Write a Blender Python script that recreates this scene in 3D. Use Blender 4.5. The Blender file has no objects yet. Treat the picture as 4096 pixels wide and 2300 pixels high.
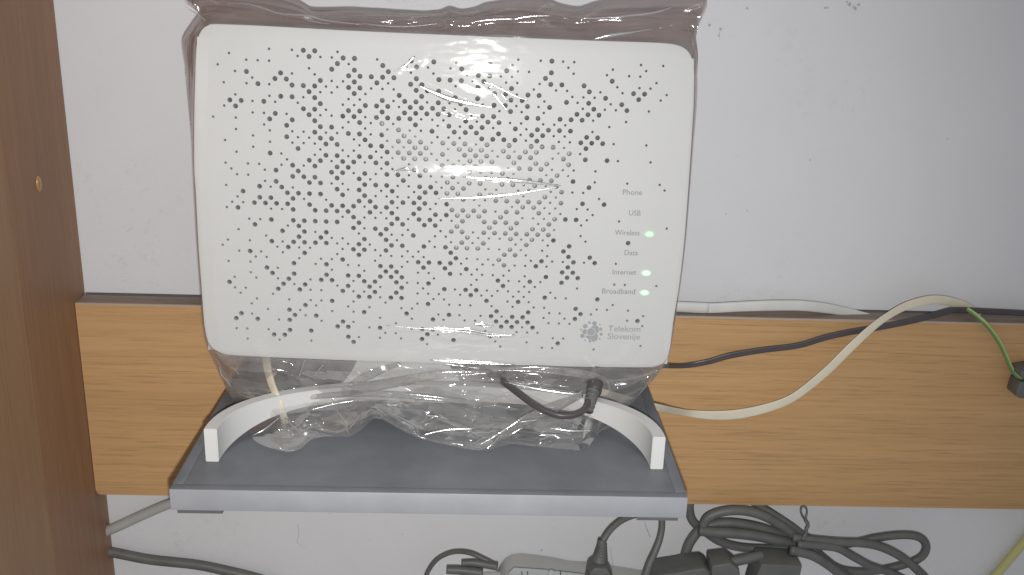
import bpy, bmesh, math, random
from mathutils import Vector, Matrix, noise
from mathutils.geometry import delaunay_2d_cdt
random.seed(7)
scene = bpy.context.scene
COL = scene.collection

# ------------------------------------------------------------------ camera
FPX, PITCH, YAW, ROLL = 4109.80, 0.327129, 0.0343216, 0.0338555
CAM = Vector((0.0, -0.6, 0.0))
_cp, _sp, _cy, _sy = math.cos(PITCH), math.sin(PITCH), math.cos(YAW), math.sin(YAW)
FWD = Vector((_sy*_cp, _cy*_cp, -_sp))
_r = Vector((_cy, -_sy, 0)); _u = _r.cross(FWD)
RIGHT = math.cos(ROLL)*_r + math.sin(ROLL)*_u
UP = -math.sin(ROLL)*_r + math.cos(ROLL)*_u
cam_d = bpy.data.cameras.new('camera'); cam = bpy.data.objects.new('camera', cam_d); COL.objects.link(cam)
cam_d.sensor_width = 36.0; cam_d.lens = FPX/4096*36; cam_d.clip_start = 0.01; cam_d.clip_end = 50
M = Matrix((RIGHT, UP, -FWD)).transposed().to_4x4(); M.translation = CAM
cam.matrix_world = M
scene.camera = cam

# ------------------------------------------------------------------ world, lamps, exposure
world = bpy.data.worlds.new('World'); scene.world = world; world.use_nodes = True
bg = world.node_tree.nodes['Background']; bg.inputs[0].default_value = (0.93, 0.95, 1.0, 1); bg.inputs[1].default_value = 0.29
def spot_lamp(name, loc, aim, power, radius, angle, color):
    d = bpy.data.lights.new(name, 'SPOT'); d.energy = power; d.shadow_soft_size = radius; d.color = color
    d.spot_size = math.radians(angle); d.spot_blend = 1.0
    o = bpy.data.objects.new(name, d); COL.objects.link(o); o.location = loc
    o.rotation_euler = aim.to_track_quat('-Z', 'Y').to_euler(); return o
# the phone's own flash: a small lamp just under the lens, its beam a little left of the view axis
flash = spot_lamp('phone_flash', CAM + RIGHT*0.002 - UP*0.016 + FWD*0.002, FWD + RIGHT*((1250-2048)/FPX) - UP*((1200-1150)/FPX), 11.0, 0.0028, 108, (1.0, 0.99, 0.98))
scene.view_settings.view_transform = 'Standard'; scene.view_settings.look = 'None'
scene.view_settings.exposure = 0.0; scene.view_settings.gamma = 1.0
scene.cycles.use_denoising = True
scene.cycles.transparent_max_bounces = 40
scene.cycles.max_bounces = 8
scene.cycles.sample_clamp_indirect = 3.0
scene.cycles.caustics_reflective = False; scene.cycles.caustics_refractive = False

# ------------------------------------------------------------------ measuring helpers (points at their real depth)
def ray(px, py): return FWD + RIGHT*((px-2048)/FPX) - UP*((py-1150)/FPX)
def atY(px, py, Y):
    d = ray(px, py); return CAM + d*((Y-CAM.y)/d.y)
def atZ(px, py, Z):
    d = ray(px, py); return CAM + d*((Z-CAM.z)/d.z)
def atX(px, py, X):
    d = ray(px, py); return CAM + d*((X-CAM.x)/d.x)
LEAN, FYAW, FROLL, PU, PV, U0, V0, KV = 0.06096395, 0.00735969, 0.01391738, 0.0027493, 0.00279655, -0.09740089, 0.15228579, 0.392544
FO = Vector((-0.028, -0.100, -0.210))
def _axes():
    U = Vector((1, 0, 0)); V = Vector((0, math.sin(LEAN), math.cos(LEAN)))
    U2 = math.cos(FROLL)*U - math.sin(FROLL)*V; V2 = math.sin(FROLL)*U + math.cos(FROLL)*V
    R = Matrix.Rotation(FYAW, 3, 'Z'); return R @ U2, R @ V2
FU, FV = _axes(); FN = FU.cross(FV)
def face(u, v, d=0.0): return FO + FU*u + FV*v + FN*(d - KV*(v-0.085)**2)
def face_uv(px, py, d=0.0):
    D = ray(px, py); v = 0.08
    for _ in range(6):
        off = d - KV*(v-0.085)**2
        P0 = FO + FN*off
        t = (P0-CAM).dot(FN)/D.dot(FN); Q = CAM + D*t - FO
        u, v = Q.dot(FU), Q.dot(FV)
    return u, v

# ------------------------------------------------------------------ object helpers
def tag(o, label=None, cat=None, group=None, kind=None):
    if label: o['label'] = label
    if cat: o['category'] = cat
    if group: o['group'] = group
    if kind: o['kind'] = kind
    return o
def empty(name, loc=(0, 0, 0)):
    o = bpy.data.objects.new(name, None); COL.objects.link(o); o.location = loc; o.empty_display_size = 0.01; return o
def link(name, me, mats, parent=None, smooth=False):
    o = bpy.data.objects.new(name, me); COL.objects.link(o)
    for m in (mats if isinstance(mats, (list, tuple)) else [mats]): me.materials.append(m)
    if smooth: me.polygons.foreach_set('use_smooth', [True]*len(me.polygons))
    if parent is not None:
        o.parent = parent; o.matrix_parent_inverse = Matrix.Translation(-Vector(parent.location))
    return o
def from_bm(name, bm, mats, parent=None, smooth=False, normals=True):
    if normals: bmesh.ops.recalc_face_normals(bm, faces=bm.faces)
    me = bpy.data.meshes.new(name); bm.to_mesh(me); bm.free()
    return link(name, me, mats, parent, smooth)
def from_py(name, vs, fs, mats, parent=None, smooth=False):
    me = bpy.data.meshes.new(name); me.from_pydata([tuple(v) for v in vs], [], fs); me.update()
    return link(name, me, mats, parent, smooth)
def smooth_angle(o, deg=35):
    me = o.data; me.polygons.foreach_set('use_smooth', [True]*len(me.polygons))
    bm = bmesh.new(); bm.from_mesh(me); c = math.radians(deg)
    for e in bm.edges:
        if len(e.link_faces) == 2 and e.calc_face_angle(0) > c: e.smooth = False
    bm.to_mesh(me); bm.free()
def box_bm(lo, hi, bevel=0.0, segs=2):
    bm = bmesh.new(); bmesh.ops.create_cube(bm, size=1)
    lo, hi = Vector(lo), Vector(hi)
    for v in bm.verts: v.co = Vector([(lo[i]+hi[i])/2 + v.co[i]*(hi[i]-lo[i]) for i in range(3)])
    if bevel: bmesh.ops.bevel(bm, geom=bm.edges[:], offset=bevel, segments=segs, affect='EDGES', profile=0.5)
    return bm
def box(name, lo, hi, mat, parent=None, bevel=0.0, segs=2):
    o = from_bm(name, box_bm(lo, hi, bevel, segs), mat, parent)
    if bevel: smooth_angle(o, 40)
    return o
def prism(name, loop, back, mat, parent=None, bevel=0.0):
    """loop: front outline (list of Vector); back: offset vector to the rear face"""
    bm = bmesh.new()
    a = [bm.verts.new(p) for p in loop]; b = [bm.verts.new(p+back) for p in loop]; n = len(a)
    bm.faces.new(a); bm.faces.new(b[::-1])
    for i in range(n): bm.faces.new((a[i], b[i], b[(i+1) % n], a[(i+1) % n]))
    bmesh.ops.recalc_face_normals(bm, faces=bm.faces)
    if bevel: bmesh.ops.bevel(bm, geom=bm.edges[:], offset=bevel, segments=2, affect='EDGES', profile=0.5)
    o = from_bm(name, bm, mat, parent)
    smooth_angle(o, 38); return o
def catmull(pts, per=10):
    pts = [Vector(p) for p in pts]; P = [2*pts[0]-pts[1]] + pts + [2*pts[-1]-pts[-2]]; out = []
    for i in range(1, len(P)-2):
        p0, p1, p2, p3 = P[i-1:i+3]
        for k in range(per):
            t = k/per
            out.append(0.5*((2*p1)+(p2-p0)*t+(2*p0-5*p1+4*p2-p3)*t*t+(3*p1-p0-3*p2+p3)*t**3))
    out.append(P[-2]); return out
def lerp_list(L, t):
    x = t*(len(L)-1); i = min(int(x), len(L)-2); return L[i] + (L[i+1]-L[i])*(x-i)
def tube(name, pts, a, b=None, mat=None, parent=None, seg=14, per=10, ref=(0, 1, 0), twin=0.0, sq=1.0):
    """swept cable; a = half width across (in the plane facing the viewer), b = half thickness along ref. lists vary along it"""
    C = catmull(pts, per); n = len(C)
    A = a if isinstance(a, (list, tuple)) else [a, a]; B = A if b is None else (b if isinstance(b, (list, tuple)) else [b, b])
    vs, fs = [], []; ref = Vector(ref)
    for i, c in enumerate(C):
        T = (C[min(i+1, n-1)]-C[max(i-1, 0)]).normalized()
        S = T.cross(ref)
        if S.length < 1e-4: S = Vector((1, 0, 0))
        S.normalize(); R = S.cross(T).normalized(); t = i/(n-1)
        aa, bb = lerp_list(A, t), lerp_list(B, t)
        for k in range(seg):
            th = 2*math.pi*k/seg
            g = 1.0 - twin*math.exp(-(math.cos(th)/0.35)**2)     # waist of a twin-core lead
            co, si = math.cos(th), math.sin(th)
            co = math.copysign(abs(co)**sq, co); si = math.copysign(abs(si)**sq, si)
            vs.append(c + S*(aa*co) + R*(bb*si*g))
    for i in range(n-1):
        for k in range(seg):
            fs.append((i*seg+k, i*seg+(k+1) % seg, (i+1)*seg+(k+1) % seg, (i+1)*seg+k))
    fs.append(tuple(range(seg))[::-1]); fs.append(tuple((n-1)*seg+k for k in range(seg)))
    return from_py(name, vs, fs, mat, parent, True)
def cable(name, pp, dia_px, mat, label, cat='cable', group=None, flat=None, per=10, twin=0.0, parent=None):
    """pp: (px, py, depth Y) along the photographed run; dia_px: apparent width, turned into real size at that depth"""
    pts = [atY(*p) for p in pp]
    ds = dia_px if isinstance(dia_px, (list, tuple)) else [dia_px, dia_px]
    A = []
    for i in range(len(pp)):
        depth = (pts[i]-CAM).dot(FWD); A.append(lerp_list(ds, i/(len(pp)-1))*0.5*depth/FPX)
    B = A if flat is None else [x*flat for x in A]
    o = tube(name, pts, A, B, mat, parent, per=per, twin=twin, seg=20 if flat else 14, sq=0.55 if flat and not twin else 1.0)
    if label: tag(o, label, cat, group)
    return o

# ------------------------------------------------------------------ materials
def mat_new(name):
    m = bpy.data.materials.new(name); m.use_nodes = True; nt = m.node_tree
    for n in list(nt.nodes): nt.nodes.remove(n)
    return m, nt, nt.nodes.new('ShaderNodeOutputMaterial')
def nd(nt, t, **kw):
    n = nt.nodes.new(t)
    for k, v in kw.items():
        if k.startswith('_'): setattr(n, k[1:], v)
        else: n.inputs[k].default_value = v
    return n
def rgb(c): return (c[0], c[1], c[2], 1)
def ramp(nt, fac, stops):
    r = nt.nodes.new('ShaderNodeValToRGB'); el = r.color_ramp.elements
    el[0].position, el[0].color = stops[0][0], rgb(stops[0][1]); el[1].position, el[1].color = stops[-1][0], rgb(stops[-1][1])
    for p, c in stops[1:-1]:
        e = el.new(p); e.color = rgb(c)
    nt.links.new(fac, r.inputs[0]); return r.outputs[0]
def coords(nt, scale, rot=(0, 0, 0)):
    tc = nt.nodes.new('ShaderNodeTexCoord'); mp = nt.nodes.new('ShaderNodeMapping')
    mp.inputs['Scale'].default_value = scale; mp.inputs['Rotation'].default_value = rot
    nt.links.new(tc.outputs['Object'], mp.inputs[0]); return mp.outputs[0]
def noise_tex(nt, vec, scale, detail=4, rough=0.55, dist=0.0):
    n = nd(nt, 'ShaderNodeTexNoise', Scale=scale, Detail=detail, Roughness=rough, Distortion=dist)
    nt.links.new(vec, n.inputs['Vector']); return n.outputs['Fac']
def bump(nt, h, strength, dist):
    b = nd(nt, 'ShaderNodeBump', Strength=strength, Distance=dist); nt.links.new(h, b.inputs['Height']); return b.outputs[0]
def mix(nt, fac, a, b, mode='MIX'):
    m = nt.nodes.new('ShaderNodeMix'); m.data_type = 'RGBA'; m.blend_type = mode
    for s, v in ((0, fac), (6, a), (7, b)):
        if isinstance(v, (int, float)): m.inputs[s].default_value = v
        elif isinstance(v, tuple): m.inputs[s].default_value = rgb(v)
        else: nt.links.new(v, m.inputs[s])
    return m.outputs[2]
def principled(name, color, rough=0.5, spec=0.5, metallic=0.0, var=0.06, vscale=60, bump_s=0.0, bscale=900, bdist=0.0003, coat=0.0):
    m, nt, out = mat_new(name); p = nt.nodes.new('ShaderNodeBsdfPrincipled')
    v = coords(nt, (1, 1, 1)); n1 = noise_tex(nt, v, vscale, 5)
    lo = tuple(c*(1-var) for c in color); hi = tuple(min(1, c*(1+var)) for c in color)
    nt.links.new(ramp(nt, n1, [(0.3, lo), (0.7, hi)]), p.inputs['Base Color'])
    p.inputs['Roughness'].default_value = rough; p.inputs['Specular IOR Level'].default_value = spec
    p.inputs['Metallic'].default_value = metallic; p.inputs['Coat Weight'].default_value = coat
    if bump_s:
        nt.links.new(bump(nt, noise_tex(nt, v, bscale, 3), bump_s, bdist), p.inputs['Normal'])
    nt.links.new(p.outputs[0], out.inputs[0]); return m
def wood(name, dark, mid, light, scale, fleck, rough=0.45, dash=0.35):
    """scale: mapping that stretches the grain; fleck: second finer mapping for pore dashes"""
    m, nt, out = mat_new(name); p = nt.nodes.new('ShaderNodeBsdfPrincipled')
    a = noise_tex(nt, coords(nt, scale), 1.0, 6, 0.6, 0.4)
    c = ramp(nt, a, [(0.28, dark), (0.5, mid), (0.72, light)])
    b = noise_tex(nt, coords(nt, fleck), 1.0, 3, 0.7)
    f = ramp(nt, b, [(0.52, (0, 0, 0)), (0.72, (1, 1, 1))])
    c2 = mix(nt, f, c, tuple(x*(1-dash) for x in dark))
    w = noise_tex(nt, coords(nt, tuple(s*0.16 for s in scale)), 1.0, 3, 0.5)
    c3 = mix(nt, 1.0, c2, ramp(nt, w, [(0.3, (0.92, 0.91, 0.90)), (0.7, (1.04, 1.03, 1.02))]), 'MULTIPLY')
    nt.links.new(c3, p.inputs['Base Color']); p.inputs['Roughness'].default_value = rough; p.inputs['Specular IOR Level'].default_value = 0.35
    nt.links.new(bump(nt, b, 0.12, 0.0004), p.inputs['Normal'])
    nt.links.new(p.outputs[0], out.inputs[0]); return m
def film(name, trans, haze, haze_col, gloss, rough, bscale=220, bs=0.25, fres=0.45):
    m, nt, out = mat_new(name)
    v = coords(nt, (1, 1, 1))
    n1 = noise_tex(nt, v, bscale, 4, 0.6); bm_ = bump(nt, n1, bs, 0.0006)
    tr = nd(nt, 'ShaderNodeBsdfTransparent', Color=rgb(trans))
    df = nd(nt, 'ShaderNodeBsdfDiffuse', Color=rgb(haze_col)); tl = nd(nt, 'ShaderNodeBsdfTranslucent', Color=rgb(haze_col))
    mh = nd(nt, 'ShaderNodeMixShader', Fac=0.5); nt.links.new(df.outputs[0], mh.inputs[1]); nt.links.new(tl.outputs[0], mh.inputs[2])
    cl = noise_tex(nt, v, 70, 4, 0.6)
    hz = nd(nt, 'ShaderNodeMapRange'); hz.inputs[1].default_value = 0.3; hz.inputs[2].default_value = 0.75
    hz.inputs[3].default_value = haze*0.55; hz.inputs[4].default_value = haze*1.45
    nt.links.new(cl, hz.inputs[0])
    m1 = nt.nodes.new('ShaderNodeMixShader'); nt.links.new(hz.outputs[0], m1.inputs[0])
    nt.links.new(tr.outputs[0], m1.inputs[1]); nt.links.new(mh.outputs[0], m1.inputs[2])
    gl = nd(nt, 'ShaderNodeBsdfGlossy', Color=(1, 1, 1, 1), Roughness=rough); nt.links.new(bm_, gl.inputs['Normal'])
    fr = nd(nt, 'ShaderNodeFresnel', IOR=1.45)
    ad = nd(nt, 'ShaderNodeMath', _operation='MULTIPLY_ADD'); ad.inputs[1].default_value = fres; ad.inputs[2].default_value = gloss
    nt.links.new(fr.outputs[0], ad.inputs[0]); ad.use_clamp = True
    m2 = nt.nodes.new('ShaderNodeMixShader'); nt.links.new(ad.outputs[0], m2.inputs[0])
    nt.links.new(m1.outputs[0], m2.inputs[1]); nt.links.new(gl.outputs[0], m2.inputs[2])
    nt.links.new(m2.outputs[0], out.inputs[0]); return m
def wall_paint(name):
    m, nt, out = mat_new(name); p = nt.nodes.new('ShaderNodeBsdfPrincipled')
    v = coords(nt, (1, 1, 1))
    c = ramp(nt, noise_tex(nt, v, 14, 5, 0.6), [(0.3, (0.622, 0.624, 0.638)), (0.7, (0.648, 0.649, 0.660))])
    # hairline cracks and scuffs: thin level set of a noise, kept only in scattered patches
    e = noise_tex(nt, v, 22, 8, 0.75, 1.2)
    line = ramp(nt, e, [(0.493, (0, 0, 0)), (0.50, (1, 1, 1)), (0.507, (0, 0, 0))])
    patch = ramp(nt, noise_tex(nt, v, 9, 3), [(0.52, (0, 0, 0)), (0.62, (1, 1, 1))])
    brk = ramp(nt, noise_tex(nt, v, 160, 2), [(0.45, (0, 0, 0)), (0.6, (1, 1, 1))])
    k = mix(nt, 1.0, mix(nt, 1.0, line, patch, 'MULTIPLY'), brk, 'MULTIPLY')
    kk = nd(nt, 'ShaderNodeMath', _operation='MULTIPLY'); kk.inputs[1].default_value = 0.45; nt.links.new(k, kk.inputs[0])
    c = mix(nt, kk.outputs[0], c, (0.28, 0.27, 0.26))
    nt.links.new(c, p.inputs['Base Color']); p.inputs['Roughness'].default_value = 0.8; p.inputs['Specular IOR Level'].default_value = 0.2
    nt.links.new(bump(nt, noise_tex(nt, v, 260, 6, 0.6), 0.18, 0.0008), p.inputs['Normal'])
    nt.links.new(p.outputs[0], out.inputs[0]); return m
def emit(name, color, strength, base):
    m, nt, out = mat_new(name); p = nt.nodes.new('ShaderNodeBsdfPrincipled')
    p.inputs['Base Color'].default_value = rgb(base); p.inputs['Roughness'].default_value = 0.35
    g = nt.nodes.new('ShaderNodeTexCoord'); mp = nd(nt, 'ShaderNodeMapping'); nt.links.new(g.outputs['UV'], mp.inputs[0])
    gr = nt.nodes.new('ShaderNodeTexGradient'); gr.gradient_type = 'SPHERICAL'; nt.links.new(mp.outputs[0], gr.inputs[0])
    r = ramp(nt, gr.outputs[0], [(0.0, (0, 0, 0)), (0.2, (0.012, 0.06, 0.02)), (0.38, (0.12*color[0], 0.42, 0.30*color[2])), (0.52, tuple(0.85*c for c in color)), (0.7, color)])
    nt.links.new(r, p.inputs['Emission Color']); p.inputs['Emission Strength'].default_value = strength
    nt.links.new(p.outputs[0], out.inputs[0]); return m

M_WALL = wall_paint('wall_paint')
M_WHITE = principled('white_plastic', (0.64, 0.64, 0.63), 0.5, 0.28, var=0.012, vscale=25, bump_s=0.05, bscale=1500, bdist=0.0002)
M_STAND = principled('stand_plastic', (0.61, 0.61, 0.595), 0.45, 0.4, var=0.02, vscale=40, bump_s=0.06, bscale=1200)
M_INNER = principled('inner_board', (0.10, 0.112, 0.105), 0.55, 0.3, var=0.5, vscale=160)
M_GRILLE = principled('inner_grille', (0.33, 0.33, 0.335), 0.5, 0.4, var=0.1, vscale=120)
M_RIB = principled('inner_rib', (0.55, 0.55, 0.545), 0.4, 0.4, var=0.08)
M_PRINT = principled('grey_print', (0.30, 0.31, 0.315), 0.6, 0.3, var=0.05, vscale=500)
M_LOGO = principled('grey_logo_print', (0.36, 0.37, 0.385), 0.6, 0.3, var=0.05, vscale=500)
M_LED_W = emit('green_led', (0.42, 0.95, 0.48), 0.62, (0.62, 0.645, 0.61))
M_LED = emit('white_green_led', (0.60, 1.0, 0.70), 0.70, (0.62, 0.645, 0.61))
M_TRAY = principled('silver_grey_paint', (0.315, 0.325, 0.345), 0.45, 0.45, metallic=0.1, var=0.07, vscale=55, bump_s=0.08, bscale=1400)
M_TRAYFLOOR = principled('dusty_shaded_paint', (0.160, 0.170, 0.187), 0.5, 0.5, metallic=0.1, var=0.16, vscale=38, bump_s=0.12, bscale=1100)  # same tray paint, shade of obliquely lit faces put in; mottling for dust
M_PAD = principled('grey_pad', (0.10, 0.10, 0.11), 0.7, 0.3)
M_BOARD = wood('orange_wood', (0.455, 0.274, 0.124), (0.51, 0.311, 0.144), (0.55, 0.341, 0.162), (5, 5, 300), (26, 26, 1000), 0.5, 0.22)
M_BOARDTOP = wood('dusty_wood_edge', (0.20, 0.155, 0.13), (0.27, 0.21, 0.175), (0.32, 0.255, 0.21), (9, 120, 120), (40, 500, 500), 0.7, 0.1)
M_CAB = wood('brown_wood', (0.240, 0.131, 0.072), (0.270, 0.150, 0.083), (0.300, 0.168, 0.095), (160, 160, 5), (700, 700, 26), 0.5, 0.12)
M_CAB2 = wood('light_brown_wood', (0.268, 0.160, 0.090), (0.295, 0.178, 0.102), (0.32, 0.195, 0.112), (160, 160, 5), (700, 700, 26), 0.5, 0.12)
M_BEIGE = principled('beige_cable', (0.66, 0.60, 0.47), 0.45, 0.4, var=0.06)
M_GREYCAB = principled('grey_cable', (0.38, 0.38, 0.36), 0.5, 0.4, var=0.08)
M_TRUNK = principled('pale_grey_duct', (0.60, 0.60, 0.57), 0.45, 0.4, var=0.05)
M_BLACK = principled('black_cable', (0.07, 0.060, 0.062), 0.38, 0.5, var=0.1)
M_DARK = principled('dark_rubber', (0.118, 0.122, 0.115), 0.5, 0.45, var=0.12, vscale=90)
M_STRIP = principled('grey_plastic', (0.47, 0.475, 0.46), 0.5, 0.4, var=0.05)
M_STRIP2 = principled('socket_plastic', (0.40, 0.415, 0.415), 0.5, 0.4, var=0.05)
M_YEL = principled('yellow_cable', (0.52, 0.50, 0.21), 0.45, 0.4, var=0.06)
M_GRN = principled('green_stripe', (0.13, 0.26, 0.09), 0.4, 0.4, var=0.08)
M_YGRN = principled('yellow_stripe', (0.40, 0.48, 0.16), 0.4, 0.4, var=0.08)
M_AMBER = principled('amber_peg', (0.34, 0.195, 0.075), 0.25, 0.6, var=0.1, coat=0.6)
F_CLEAR = film('clear_film', (0.985, 0.985, 0.98), 0.03, (0.8, 0.8, 0.8), 0.07, 0.055, 160, 0.05)
F_FOLD = film('folded_film', (0.94, 0.915, 0.905), 0.16, (0.62, 0.56, 0.54), 0.07, 0.085, 240, 0.16)
F_CREASE = film('crease_film', (0.93, 0.93, 0.93), 0.10, (0.85, 0.85, 0.85), 0.36, 0.15, 300, 0.1)
F_BAND = film('band_film', (0.93, 0.925, 0.92), 0.22, (0.66, 0.65, 0.64), 0.05, 0.09, 240, 0.15)
F_BACK = film('double_film', (0.87, 0.80, 0.78), 0.25, (0.62, 0.505, 0.475), 0.03, 0.14, 200, 0.25)
F_SKIRT = film('crumpled_film', (0.955, 0.95, 0.945), 0.145, (0.86, 0.86, 0.85), 0.06, 0.07, 200, 0.06, 0.22)

# ------------------------------------------------------------------ setting: wall
bm = bmesh.new()
for x, z in ((-0.9, -1.1), (1.1, -1.1), (1.1, 0.9), (-0.9, 0.9)): bm.verts.new((x, 0, z))
bm.verts.ensure_lookup_table(); bm.faces.new(bm.verts[:])
for f in bmesh.ops.extrude_face_region(bm, geom=bm.faces[:])['geom']:
    if isinstance(f, bmesh.types.BMVert): f.co.y += 0.08
WALL = tag(from_bm('wall', bm, M_WALL), 'off-white plastered wall behind everything', None, None, 'structure')

# small scuffs and two hairline cracks in the plaster
M_SCUFF = principled('plaster_scuff', (0.43, 0.425, 0.42), 0.9, 0.1, var=0.25, vscale=900)
def scuff(px, py, r, n=9):
    c = atY(px, py, -0.0002); rr = r/FPX*0.62
    vs = [c]+[c+Vector((math.cos(2*math.pi*k/n), 0, math.sin(2*math.pi*k/n)))*rr*random.uniform(0.35, 1.1) for k in range(n)]
    o = from_py('scuff_mark', vs, [(0, 1+k, 1+(k+1) % n) for k in range(n)], M_SCUFF, WALL)
def crack(pp, w=4):
    pts = [atY(x, y, -0.00015) for x, y in pp]; hw = w/FPX*0.31; vs = []; fs = []
    for i, p in enumerate(pts):
        k = hw*random.uniform(0.5, 1.2); vs += [p+Vector((-k, 0, 0)), p+Vector((k, 0, 0))]
    for i in range(len(pts)-1): fs.append((2*i, 2*i+1, 2*i+3, 2*i+2))
    from_py('hairline_crack', vs, fs, M_SCUFF, WALL)
for x, y, r in ((3398,18,13),(3418,30,12),(3434,20,9),(3388,8,6),(2838,100,8),(2882,116,7),(2876,142,5),(2990,34,6),(3300,32,6),(2950,620,4),(3240,640,4),(2905,856,5),(3790,555,4),(2165,2202,9),(1318,2055,6),(2215,2112,4),(1480,2160,4),(3310,30,5),(1610,2138,4),(3640,2012,6),(2990,842,4)): scuff(x, y, r)
crack([(2442,2190),(2446,2225),(2452,2262),(2456,2290)]); crack([(2578,2086),(2586,2112),(2600,2148)], 5); crack([(1190,2096),(1196,2130),(1188,2170),(1222,2190)], 2.5); crack([(2800,110),(2816,104),(2838,102)], 2.5); crack([(2882,118),(2876,142),(2880,160)], 2.5)
# ------------------------------------------------------------------ cabinet on the left
XL = -0.240346
cab = empty('cabinet', (XL-0.1, -0.2, -0.7)); tag(cab, 'tall brown wooden cabinet side standing left against the wall', 'cabinet')
yb = atX(85, 1200, XL).y
box('side_panel', (XL-0.018, yb, -0.95), (XL, -0.0008, 0.8), M_CAB, cab)
st = box('front_stile', (XL-0.022, yb-0.26, -0.95), (XL-0.0002, yb-0.0001, 0.8), M_CAB2, cab)
st['label'] = 'lighter brown front stile of the cabinet'
pc = atX(153, 735, XL)
bm = bmesh.new(); bmesh.ops.create_uvsphere(bm, u_segments=16, v_segments=10, radius=1)
for v in bm.verts: v.co = Vector((v.co.x*0.0016, v.co.y*0.0026, v.co.z*0.0046)) + pc
from_bm('peg', bm, M_AMBER, cab, True)

# ------------------------------------------------------------------ wooden board along the wall
ZT, ZB, TH = -0.213827, -0.343077, 0.0177214
bm = bmesh.new()
x0, x1, r = XL+0.0003, 0.75, 0.0035
prof = [(x0, ZT), (x1, ZT), (x1, ZB)] + [(x0+r-r*math.sin(a), ZB+r-r*math.cos(a)) for a in [i*math.pi/12 for i in range(7)]]
a = [bm.verts.new((x, -TH, z)) for x, z in prof]; b = [bm.verts.new((x, -0.0021, z)) for x, z in prof]
bm.faces.new(a); bm.faces.new(b[::-1]); n = len(a)
fl = [bm.faces.new((a[i], b[i], b[(i+1) % n], a[(i+1) % n])) for i in range(n)]
bmesh.ops.recalc_face_normals(bm, faces=bm.faces)
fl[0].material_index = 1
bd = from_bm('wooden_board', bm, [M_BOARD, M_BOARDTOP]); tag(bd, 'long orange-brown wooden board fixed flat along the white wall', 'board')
box('dark_gap_strip', (x0+0.0004, -0.0020, ZT-0.006), (x1-0.001, -0.0003, ZT+0.0009), M_PAD, bd)  # dark strip added so the gap behind the board reads dark
e = box('top_edge_strip', (x0+0.0004, -TH-0.0004, ZT-0.0007), (x1-0.001, -TH+0.0009, ZT+0.0004), principled('edge_highlight', (0.42, 0.33, 0.25), 0.5), bd)  # lighter strip: the front edge's highlight put into the colour

# ------------------------------------------------------------------ grey tray
TX0, TX1, TZ, TY, THK = -0.138118, 0.098641, -0.240886, -0.185464, 0.010939
ZF = TZ-0.0005; TYB = -TH-0.0006; RIM = 0.0052
tray = empty('tray', ((TX0+TX1)/2, (TY+TYB)/2, TZ-THK)); tag(tray, 'shallow silver-grey tray shelf holding the white router stand', 'tray')
box('tray_floor', (TX0+RIM, TY+RIM, TZ-THK+0.001), (TX1-RIM, TYB-RIM, ZF), M_TRAYFLOOR, tray)
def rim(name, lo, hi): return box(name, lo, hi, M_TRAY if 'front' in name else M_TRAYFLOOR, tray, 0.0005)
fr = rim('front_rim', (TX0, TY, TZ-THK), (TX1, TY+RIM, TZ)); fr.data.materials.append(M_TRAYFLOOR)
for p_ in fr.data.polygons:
    if p_.normal.z > 0.8: p_.material_index = 1  # rim top takes the darker, shaded copy of the paint
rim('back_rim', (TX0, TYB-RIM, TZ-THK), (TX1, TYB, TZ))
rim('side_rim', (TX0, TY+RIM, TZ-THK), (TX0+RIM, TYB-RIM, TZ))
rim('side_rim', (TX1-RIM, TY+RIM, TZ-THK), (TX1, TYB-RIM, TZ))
for xa, xb, yy in ((742, 917, 2046), (2530, 2690, 2075)):
    A_, B_ = atY(xa, yy, TY+0.012), atY(xb, yy, TY+0.012)
    box('foot_pad', (A_.x, TY+0.0004, TZ-THK-0.0016), (B_.x, TY+0.05, TZ-THK), M_PAD, tray)

# ------------------------------------------------------------------ router: stand, body, perforated front
ROUT = empty('router', (-0.019, -0.09, ZF)); tag(ROUT, 'white wireless router with perforated front and three lit green indicators', 'router')
# crescent stand (plan curve), feet towards the viewer
KS = 0.98571
SX, SHW, SYM, SYF, SH = -0.0188*KS, 0.1052*KS, -0.6+0.5035*KS, -0.6+0.4478*KS, 0.0176*KS
def sc_in(t):   # t -1..1 : inner (concave) plan curve
    th = t*math.pi/2
    p = 2/2.3
    return Vector((SX+SHW*math.copysign(abs(math.sin(th))**p, math.sin(th)), SYF+(SYM-SYF)*abs(math.cos(th))**p, 0))
N = 96; C_in = [sc_in(-1+2*i/N) for i in range(N+1)]
vs, fs = [], []
for i, c in enumerate(C_in):
    a_, b_ = C_in[max(i-1, 0)], C_in[min(i+1, N)]
    T = (b_-a_).normalized(); Nn = Vector((-T.y, T.x, 0))
    if i == 0: Nn = Vector((-1, 0, 0))
    if i == N: Nn = Vector((1, 0, 0))
    o_ = c + Nn*0.0062
    s = min(1.0, max(0.0, (1-abs(-1+2*i/N))/0.62)); lift = 0.0088*s*s*(3-2*s)
    vs += [c+Vector((0, 0, ZF+lift)), c+Vector((0, 0, ZF+SH)), o_+Vector((0, 0, ZF+SH)), o_+Vector((0, 0, ZF+lift))]
for i in range(N):
    for k in range(4):
        fs.append((4*i+k, 4*i+(k+1) % 4, 4*i+4+(k+1) % 4, 4*i+4+k))
fs += [(3, 2, 1, 0), (4*N, 4*N+1, 4*N+2, 4*N+3)]
bm = bmesh.new(); bv = [bm.verts.new(v) for v in vs]
for f in fs: bm.faces.new([bv[k] for k in f])
bmesh.ops.recalc_face_normals(bm, faces=bm.faces)
sh = [e for e in bm.edges if len(e.link_faces) == 2 and e.calc_face_angle(0) > 0.6]
bmesh.ops.bevel(bm, geom=sh, offset=0.00035, segments=2, affect='EDGES')
stand = from_bm('stand', bm, M_STAND, ROUT); smooth_angle(stand, 30)
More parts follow.
